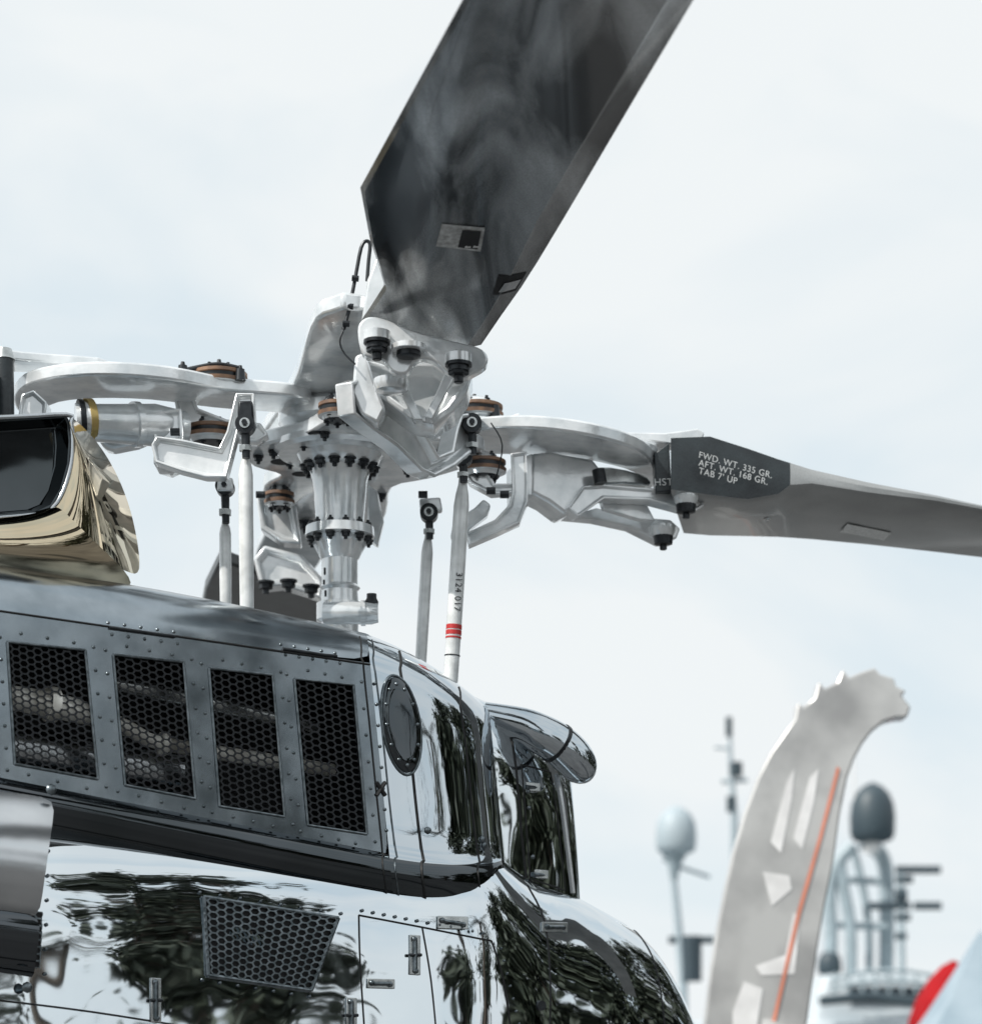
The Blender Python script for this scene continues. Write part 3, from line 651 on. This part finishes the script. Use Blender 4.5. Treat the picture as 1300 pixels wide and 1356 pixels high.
for i,pp in enumerate(([(1020,1115),(1042,1035),(1052,1018),(1048,1060),(1034,1130)],[(1050,1110),(1072,1030),(1084,1018),(1078,1060),(1062,1125)],[(1010,1155),(1045,1160),(1048,1178),(1022,1200),(1016,1180)],[(1000,1280),(1040,1265),(1050,1210),(1060,1210),(1052,1290),(1008,1292)],[(970,1340),(985,1300),(1010,1310),(1000,1370),(970,1380)])):
    vp2('livery_patch_%d'%i,pp,13.996,.002,M_ltr,H2,0)
vp2('stripe',[(1108,1015),(1112,1018),(1088,1110),(1060,1210),(1026,1356),(1021,1356),(1056,1205),(1084,1108)],13.992,.002,M_org,H2,0)
tube('tail_boom',[H(1000,1412,14),Vector((3.5,16,1.72)),Vector((5.5,19,1.75)),Vector((7,21,1.6)),Vector((8.5,23.3,1.5))],[.28,.3,.36,.6,.9],M_fin,parent=H2,seg=24,sm=3)
tube('cabin',[Vector((7.8,22.3,1.3)),Vector((8.6,23.5,1.25)),Vector((10.2,25.8,1.2)),Vector((11,27,1.1)),Vector((11.4,27.6,1.05))],[.7,.82,.8,.5,.1],M_wht,parent=H2,seg=24,sm=3)
for w in (-.9,.9):
    tube('skid',[Vector((7.2+w*.85,22-w*.5,.08)),Vector((10.5+w*.85,27-w*.5,.08))],.06,M_dark,parent=H2,seg=10)
    tube('skid_leg',[Vector((9+w*.85,24.5-w*.5,.08)),Vector((9,24.5,.8))],.05,M_dark,parent=H2,seg=10)
YA=empty('yacht')
def hull(par,cx,cy,Lg,wd,hd,decks,Z0=.1):
    rows=[]
    for t,wf in ((0,.75),(.2,.95),(.5,1),(.75,.85),(.92,.4),(1,.03)):
        x=cx-Lg/2+Lg*t
        rows.append([Vector((x,cy-wd/2*wf,hd)),Vector((x,cy-wd/2*wf*.8,Z0-.6)),Vector((x,cy+wd/2*wf*.8,Z0-.6)),Vector((x,cy+wd/2*wf,hd))])
    n=4;V=[v for r in rows for v in r];Fc=[]
    for i in range(5):
        for j in range(4): Fc.append((i*n+j,i*n+(j+1)%4,(i+1)*n+(j+1)%4,(i+1)*n+j))
    Fc+= [(0,1,2,3),(20,21,22,23)]
    obj('hull',V,Fc,M_wht,par)
    for (x0,x1,z0,z1,wf) in decks:
        yy=wd/2*wf
        V=[(x0,cy-yy,z0),(x1,cy-yy,z0),(x1,cy+yy,z0),(x0,cy+yy,z0),(x0+.3,cy-yy*.9,z1),(x1-.8,cy-yy*.9,z1),(x1-.8,cy+yy*.9,z1),(x0+.3,cy+yy*.9,z1)]
        o=obj('deckhouse',V,[(0,1,2,3),(4,5,6,7),(0,1,5,4),(1,2,6,5),(2,3,7,6),(3,0,4,7)],M_deck,par); bevel(o,.15,3)
        h=z1-z0
        V=[(x0+.8,cy-yy*.99,z0+h*.45),(x1-1.2,cy-yy*.99,z0+h*.45),(x1-1.3,cy-yy*.97,z0+h*.75),(x0+.9,cy-yy*.97,z0+h*.75)]
        V=[(a,b-.04,c) for a,b,c in V]; obj('window_band',V,[(0,1,2,3)],M_glass,par)
Yq=60
M_deck=mat('deckhouse_paint',(.60,.65,.68),.35,0,.2,(.42,.48,.52),1.2)
hull(YA,14,Yq,30,6.5,2.2,((4,22,2.1,4.0,.8),(7.7,11.8,3.9,5.15,.6)))
def T(name,pts,r,m,par,Y=Yq,sm=0,**k): return tube(name,[H(x,y,Y) for x,y in pts],r,m,parent=par,seg=14,sm=sm,**k)
M_arch=mat('arch_paint',(.36,.44,.48),.4)
T('arch_leg',[(1098,1320),(1100,1240),(1098,1180),(1108,1145),(1128,1120)],.17,M_arch,YA,sm=3)
T('arch_leg_2',[(1126,1320),(1126,1230),(1116,1175),(1112,1140)],.15,M_arch,YA,sm=3)
T('arch_leg_3',[(1172,1320),(1174,1220),(1172,1150),(1160,1125),(1140,1115)],.19,M_arch,YA,Y=61,sm=3)
T('arch_bar',[(1098,1225),(1174,1228)],.09,M_arch,YA,Y=60.5)
T('arch_bar_2',[(1112,1165),(1172,1168)],.09,M_arch,YA,Y=60.5)
T('arch_leg_4',[(1150,1320),(1150,1230),(1140,1165),(1128,1120)],.1,M_arch,YA,Y=61,sm=3)
def radome(par,x,yt,yb,rpx,Y,m):
    k=Y/F; h=(yb-yt)*k; r=rpx*k
    lathe('radome',H(x,yb,Y),[(-.05*h,r*.6),(0,r*.88),(.1*h,r*.98),(.4*h,r),(.62*h,r*.93),(.8*h,r*.74),(.93*h,r*.42),(h,.02)],m,parent=par,seg=28,angle=60)
radome(YA,1155,1036,1112,30,Yq,M_rdk)
T('radome_post',[(1155,1112),(1152,1130)],.2,M_wht,YA)
radome(YA,1098,1258,1290,16,Yq,M_rdk)
for y,x0,x1 in ((1152,1186,1245),(1165,1186,1208),(1200,1150,1205),(1200,1210,1246),(1215,1186,1205),(1240,1186,1200)):
    T('radar_bar',[(x0,y),(x1,y)],.1,M_rdk,YA)
T('radar_mast',[(1195,1320),(1193,1200),(1192,1150)],.08,M_arch,YA)
T('radar_drum',[(1186,1186),(1200,1186)],.18,M_rdk,YA)
T('whip_antenna',[(1129,1110),(1131,1060),(1128,960)],.03,M_wht,YA)
for x in range(1105,1250,18): T('rail_post',[(x,1288),(x,1316)],.035,M_arch,YA,Y=57.5)
for dy in (0,12): T('rail',[(1100,1300+dy),(1140,1288+dy),(1200,1286+dy),(1245,1296+dy)],.05,M_arch,YA,Y=57.5,sm=2)
T('flybridge_line',[(1085,1326),(1150,1320),(1250,1332)],.12,M_rdk,YA,Y=57.3)
for x,y,r in ((1120,1300,.22),(1160,1296,.3),(1208,1300,.25),(1228,1304,.15)): T('deck_gear',[(x,y+16),(x,y)],[r,r*.8],M_rdk,YA,Y=59)
YB=empty('yacht.001')
hull(YB,3,50,22,5,1.9,((-2,9,1.8,3.4,.75),),.1)
radome(YB,895,1067,1128,27,50,M_rdm)
T('radome_pedestal',[(893,1128),(893,1145),(892,1165)],[.3,.14,.08],M_arch,YB,Y=50)
T('radome_mast',[(892,1165),(898,1230),(904,1300),(905,1400)],[.07,.09,.1,.1],M_rdm,YB,Y=50)
T('spreader',[(878,1138),(893,1146),(940,1162)],.04,M_arch,YB,Y=50)
T('antenna_mast',[(966,952),(967,1010),(972,1080),(974,1390)],[.03,.05,.08,.1],M_rdm,YB,Y=50)
T('antenna_spreader',[(946,990),(967,992)],.03,M_rdm,YB,Y=50);T('antenna_spreader_2',[(955,1035),(990,1033)],.05,M_rdm,YB,Y=50)
T('antenna_box',[(974,1010),(974,1028)],.14,M_rdk,YB,Y=50);T('antenna_box_2',[(968,1055),(968,1075)],.1,M_rdk,YB,Y=50)
T('antenna_tip',[(965,950),(965,975)],.07,M_rdk,YB,Y=50)
T('wheelhouse_post',[(915,1240),(915,1300)],.22,M_rdk,YB,Y=50)
T('wheelhouse_beam',[(885,1245),(945,1245)],.08,M_rdk,YB,Y=50)
# tent and parasol
TE=empty('canopy_tent')
ap=H(1297,1232,25); zc=ap.z-1.5
b4=[(ap.x-.85,24,zc),(ap.x+1.3,24,zc),(ap.x+1.3,26.2,zc),(ap.x-.85,26.2,zc)]
M_tent=mat('tent_fabric',(.34,.42,.48),.7,0,0,(.26,.34,.40),2)
V=[];Fc=[]
for i in range(4):
    a=Vector(b4[i]); b=Vector(b4[(i+1)%4]); nn=6
    base=len(V)
    for j in range(nn+1):
        p=a+(b-a)*j/nn
        for t in (0,.25,.5,.75,1):
            qd=p+(ap-p)*t; qd.z-= .06*math.sin(t*math.pi); V.append(qd)
    for j in range(nn):
        for t in range(4): Fc.append((base+j*5+t,base+(j+1)*5+t,base+(j+1)*5+t+1,base+j*5+t+1))
obj('canopy',V,Fc,M_tent,TE,True)
for b in b4: tube('pole',[Vector((b[0],b[1],0)),Vector(b)],.035,M_wht,parent=TE,seg=10)
PA=empty('parasol')
c=H(1262,1272,28)
lathe('canopy',(c.x,c.y,c.z-.95),[(-.02,.57),(0,.58),(.0,.56),(.25,.52),(.5,.43),(.72,.29),(.88,.14),(.95,.01)],M_red,parent=PA,seg=12,angle=10,mats=[M_red,M_dark],mi=[1,1,0,0,0,0,0])
tube('pole',[Vector((c.x,c.y,0)),Vector((c.x,c.y,c.z-.1))],.03,M_wht,parent=PA,seg=10)
lathe('base',(c.x,c.y,0.01),[(0,.3),(.06,.28),(.1,.06)],M_dark,parent=PA)
# ------------------------------------------------------------------ ground, water, trees, hangar
M_ground=mat('asphalt',(.11,.11,.11),.85,0,0,(.07,.07,.072),.6,.003,20,detail=8)
o=obj('ground',[(-900,-900,0),(900,-900,0),(900,40,0),(-900,40,0)],[(0,1,2,3)],M_ground); o.parent=None
M_wat=mat('sea_water',(.03,.06,.07),.08,0,0,(.02,.045,.055),.1,.03,1.2)
o=obj('water',[(-3000,40,-.6),(3000,40,-.6),(3000,4000,-.6),(-3000,4000,-.6)],[(0,1,2,3)],M_wat); o.parent=None
o=obj('quay_wall',[(-900,40,-3),(900,40,-3),(900,40,.15),(-900,40,.15),(-900,39.5,.15),(900,39.5,.15),(900,39.5,0),(-900,39.5,0)],[(0,1,2,3),(3,2,5,4),(4,5,6,7)],mat('quay_concrete',(.35,.34,.32),.8)); o.parent=None
M_leaf=mat('foliage',(.045,.055,.035),.6,0,0,(.018,.025,.016),3)
M_bark=mat('bark',(.10,.08,.06),.9,0,0,(.06,.045,.035),8,.02,12)
def leaves(V,Fc,cpt,nl,r,s0,s1):
    for i in range(nl):
        p=cpt+Vector((random.gauss(0,1),random.gauss(0,1),random.gauss(0,.9)))*r
        if p.z<.1: continue
        u=Vector((random.gauss(0,1),random.gauss(0,1),random.gauss(0,1))).normalized(); v=u.orthogonal().normalized(); s=random.uniform(s0,s1)
        b=len(V); V+= [p-u*s,p+v*s*.5,p+u*s,p-v*s*.5]; Fc.append((b,b+1,b+2,b+3))
def tree(name,x,y,h,cr,zlo=.4,nc=18,nl=170):
    e=empty(name)
    tube('trunk',[Vector((x,y,0)),Vector((x+.1,y,h*.3)),Vector((x-.1,y+.1,h*.7))],[.25,.18,.08],M_bark,parent=e,seg=10,sm=2)
    V=[];Fc=[];cl=[]
    for i in range(nc):
        a=random.random()*6.28; rr_=cr*random.uniform(.1,.85); zc_=h*random.uniform(zlo,.95)
        cpt=Vector((x+math.cos(a)*rr_,y+math.sin(a)*rr_,zc_)); cl.append(cpt)
        tube('limb',[Vector((x,y,h*zlo*.8)),(Vector((x,y,h*zlo))+cpt)/2,cpt],[.08,.05,.02],M_bark,parent=e,seg=6)
    for cpt in cl: leaves(V,Fc,cpt,nl,max(cr*.24,.38),.13,.27)
    obj('crown',V,Fc,M_leaf,e)
def palm(name,x,y,h):
    e=empty(name)
    tube('trunk',[Vector((x,y,0)),Vector((x+.2,y,h*.5)),Vector((x,y,h))],[.24,.17,.14],M_bark,parent=e,seg=10,sm=3)
    V=[];Fc=[]
    for i in range(26):
        a=i*2.4; el_=random.uniform(-.3,1.1); ln=random.uniform(1.8,2.6)
        for j in range(14):
            t=j/13; r_=ln*t; zc_=h+math.sin(el_)*r_-.55*r_*r_/ln
            p=Vector((x+math.cos(a)*r_*math.cos(el_*.6),y+math.sin(a)*r_*math.cos(el_*.6),zc_))
            sd=Vector((-math.sin(a),math.cos(a),-.35)); wl=.55*math.sin(math.pi*(t*.85+.12))
            for sg in (-1,1):
                dv=Vector((sd.x*sg,sd.y*sg,-.5))*wl; fw=Vector((math.cos(a),math.sin(a),0))*.06
                b=len(V); V+=[p,p+fw,p+dv+fw*4]; Fc.append((b,b+1,b+2))
    obj('crown',V,Fc,M_leaf,e)
TR=[(16.9,-3.7,13,1.5,.08),(19,.6,5.0,1.0,.1),(30,2,8,2.2,.2),(-9,-22,9,3,.3),(2,-30,10,3.5,.3),(-26,-4,10,3.5,.3),(26,-17,9,3,.3),(14,-24,9,3,.3)]
for i,(x,y,h,cr,zl) in enumerate(TR): tree('broadleaf_tree' if i==0 else 'broadleaf_tree.%03d'%i,x,y,h,cr,zl,34 if i==0 else 18)
for i,(x,y,h) in enumerate([(21,-9.5,6),(22,-.6,8),(-20,2,8),(13,-8,5),(20,3.5,7)]): palm('palm_tree' if i==0 else 'palm_tree.%03d'%i,x,y,h)
reflection_trees=empty('reflection_tree_line'); V=[];Fc=[]  # unseen trees added, massed and gapped to shape the aft cowl's reflections
for (x,y,h) in [(22,7.2,10),(22,8.8,12),(20.5,10.5,11),(19,12.5,12.5),(19.5,14.5,12),(18.5,16.5,11.5),(18.5,18.5,12.5),(17.5,20.5,12),(17,22.5,13),(16,24.5,12),(15.5,27,13),(14,29.5,12)]:
    tube('trunk',[Vector((x,y,0)),Vector((x,y+.2,h*.7))],[.28,.1],M_bark,parent=reflection_trees,seg=8)
    for i in range(34):
        z=h*random.uniform(.06,.97); rr_=1.6*math.sqrt(max(.1,1-(z/h)**3)); a=random.random()*6.28
        leaves(V,Fc,Vector((x+math.cos(a)*rr_*random.random(),y+math.sin(a)*rr_*random.random(),z)),120,.5,.2,.36)
obj('crown',V,Fc,M_leaf,reflection_trees)
HG=empty('hangar')
M_wall=mat('hangar_cladding',(.25,.26,.26),.6,.2,0,(.2,.21,.22),.5)
obj('walls',[(-25,-50,0),(15,-50,0),(15,-50,6),(-25,-50,6),(-25,-70,0),(15,-70,0),(15,-70,6),(-25,-70,6),(-5,-50,8.5),(-5,-70,8.5)],[(0,1,2,8,3),(4,5,6,9,7),(0,3,7,4),(1,2,6,5)],M_wall,HG)
obj('roof',[(-25.6,-49.4,5.95),(-5,-49.4,8.6),(15.6,-49.4,5.95),(-25.6,-70.6,5.95),(-5,-70.6,8.6),(15.6,-70.6,5.95)],[(0,1,4,3),(1,2,5,4)],M_rdk,HG)
obj('door',[(-18,-49.95,0),(8,-49.95,0),(8,-49.95,5),(-18,-49.95,5)],[(0,1,2,3)],M_rdm,HG)
# ------------------------------------------------------------------ light & sky
sd=Vector((-.62,-.42,.78)).normalized()
el=math.asin(sd.z); az=math.atan2(sd.x,sd.y)
W=bpy.data.worlds.new('World'); bpy.context.scene.world=W; W.use_nodes=True; nt=W.node_tree
bg=nt.nodes['Background']; sk=nt.nodes.new('ShaderNodeTexSky'); sk.sky_type='NISHITA'; sk.sun_disc=False; sk.sun_elevation=el; sk.sun_rotation=az
tc=nt.nodes.new('ShaderNodeTexCoord'); mp=nt.nodes.new('ShaderNodeMapping'); mp.inputs['Scale'].default_value=(1,1,2.4); mp.inputs['Location'].default_value=(.3,.1,.25)
nz=nt.nodes.new('ShaderNodeTexNoise'); nz.inputs['Scale'].default_value=3.6; nz.inputs['Detail'].default_value=6; nz.inputs['Roughness'].default_value=.52; nz.inputs['Distortion'].default_value=.5
rp=nt.nodes.new('ShaderNodeValToRGB'); rp.color_ramp.elements[0].position=.34; rp.color_ramp.elements[0].color=(.4,.4,.4,1); rp.color_ramp.elements[1].position=.56; rp.color_ramp.elements[1].color=(1,1,1,1)
# thin cloud veil over blue sky
ad=nt.nodes.new('ShaderNodeMix'); ad.data_type='RGBA'; ad.inputs['Factor'].default_value=.85
ad.inputs['B'].default_value=(6.9,8.3,9.1,1)
mx=nt.nodes.new('ShaderNodeMix'); mx.data_type='RGBA'
nt.links.new(sk.outputs['Color'],ad.inputs['A'])
nt.links.new(tc.outputs['Generated'],mp.inputs['Vector']); nt.links.new(mp.outputs['Vector'],nz.inputs['Vector']); nt.links.new(nz.outputs['Fac'],rp.inputs['Fac'])
nt.links.new(rp.outputs['Color'],mx.inputs['Factor']); nt.links.new(ad.outputs['Result'],mx.inputs['A']); mx.inputs['B'].default_value=(8.75,9.15,9.3,1)
nt.links.new(mx.outputs['Result'],bg.inputs['Color']); bg.inputs['Strength'].default_value=.1
ld=bpy.data.lights.new('sun','SUN'); ld.energy=4.4; ld.angle=rad(.5); ld.color=(1,.96,.9)
lo=bpy.data.objects.new('sun',ld); bpy.context.collection.objects.link(lo); lo.rotation_euler=sd.to_track_quat('Z','Y').to_euler()
# ------------------------------------------------------------------ camera
cd=bpy.data.cameras.new('camera'); co=bpy.data.objects.new('camera',cd); bpy.context.collection.objects.link(co)
co.location=(0,0,CH); co.rotation_euler=(rad(90),0,0)
cd.sensor_fit='HORIZONTAL'; cd.sensor_width=36; cd.lens=36*F/1300; cd.shift_y=(HY-678)/1300
cd.clip_start=.1; cd.clip_end=6000
cd.dof.use_dof=True; cd.dof.focus_distance=7.2; cd.dof.aperture_fstop=2.8
bpy.context.scene.camera=co
vs=bpy.context.scene.view_settings; vs.view_transform='Standard'; vs.look='None'; vs.exposure=0
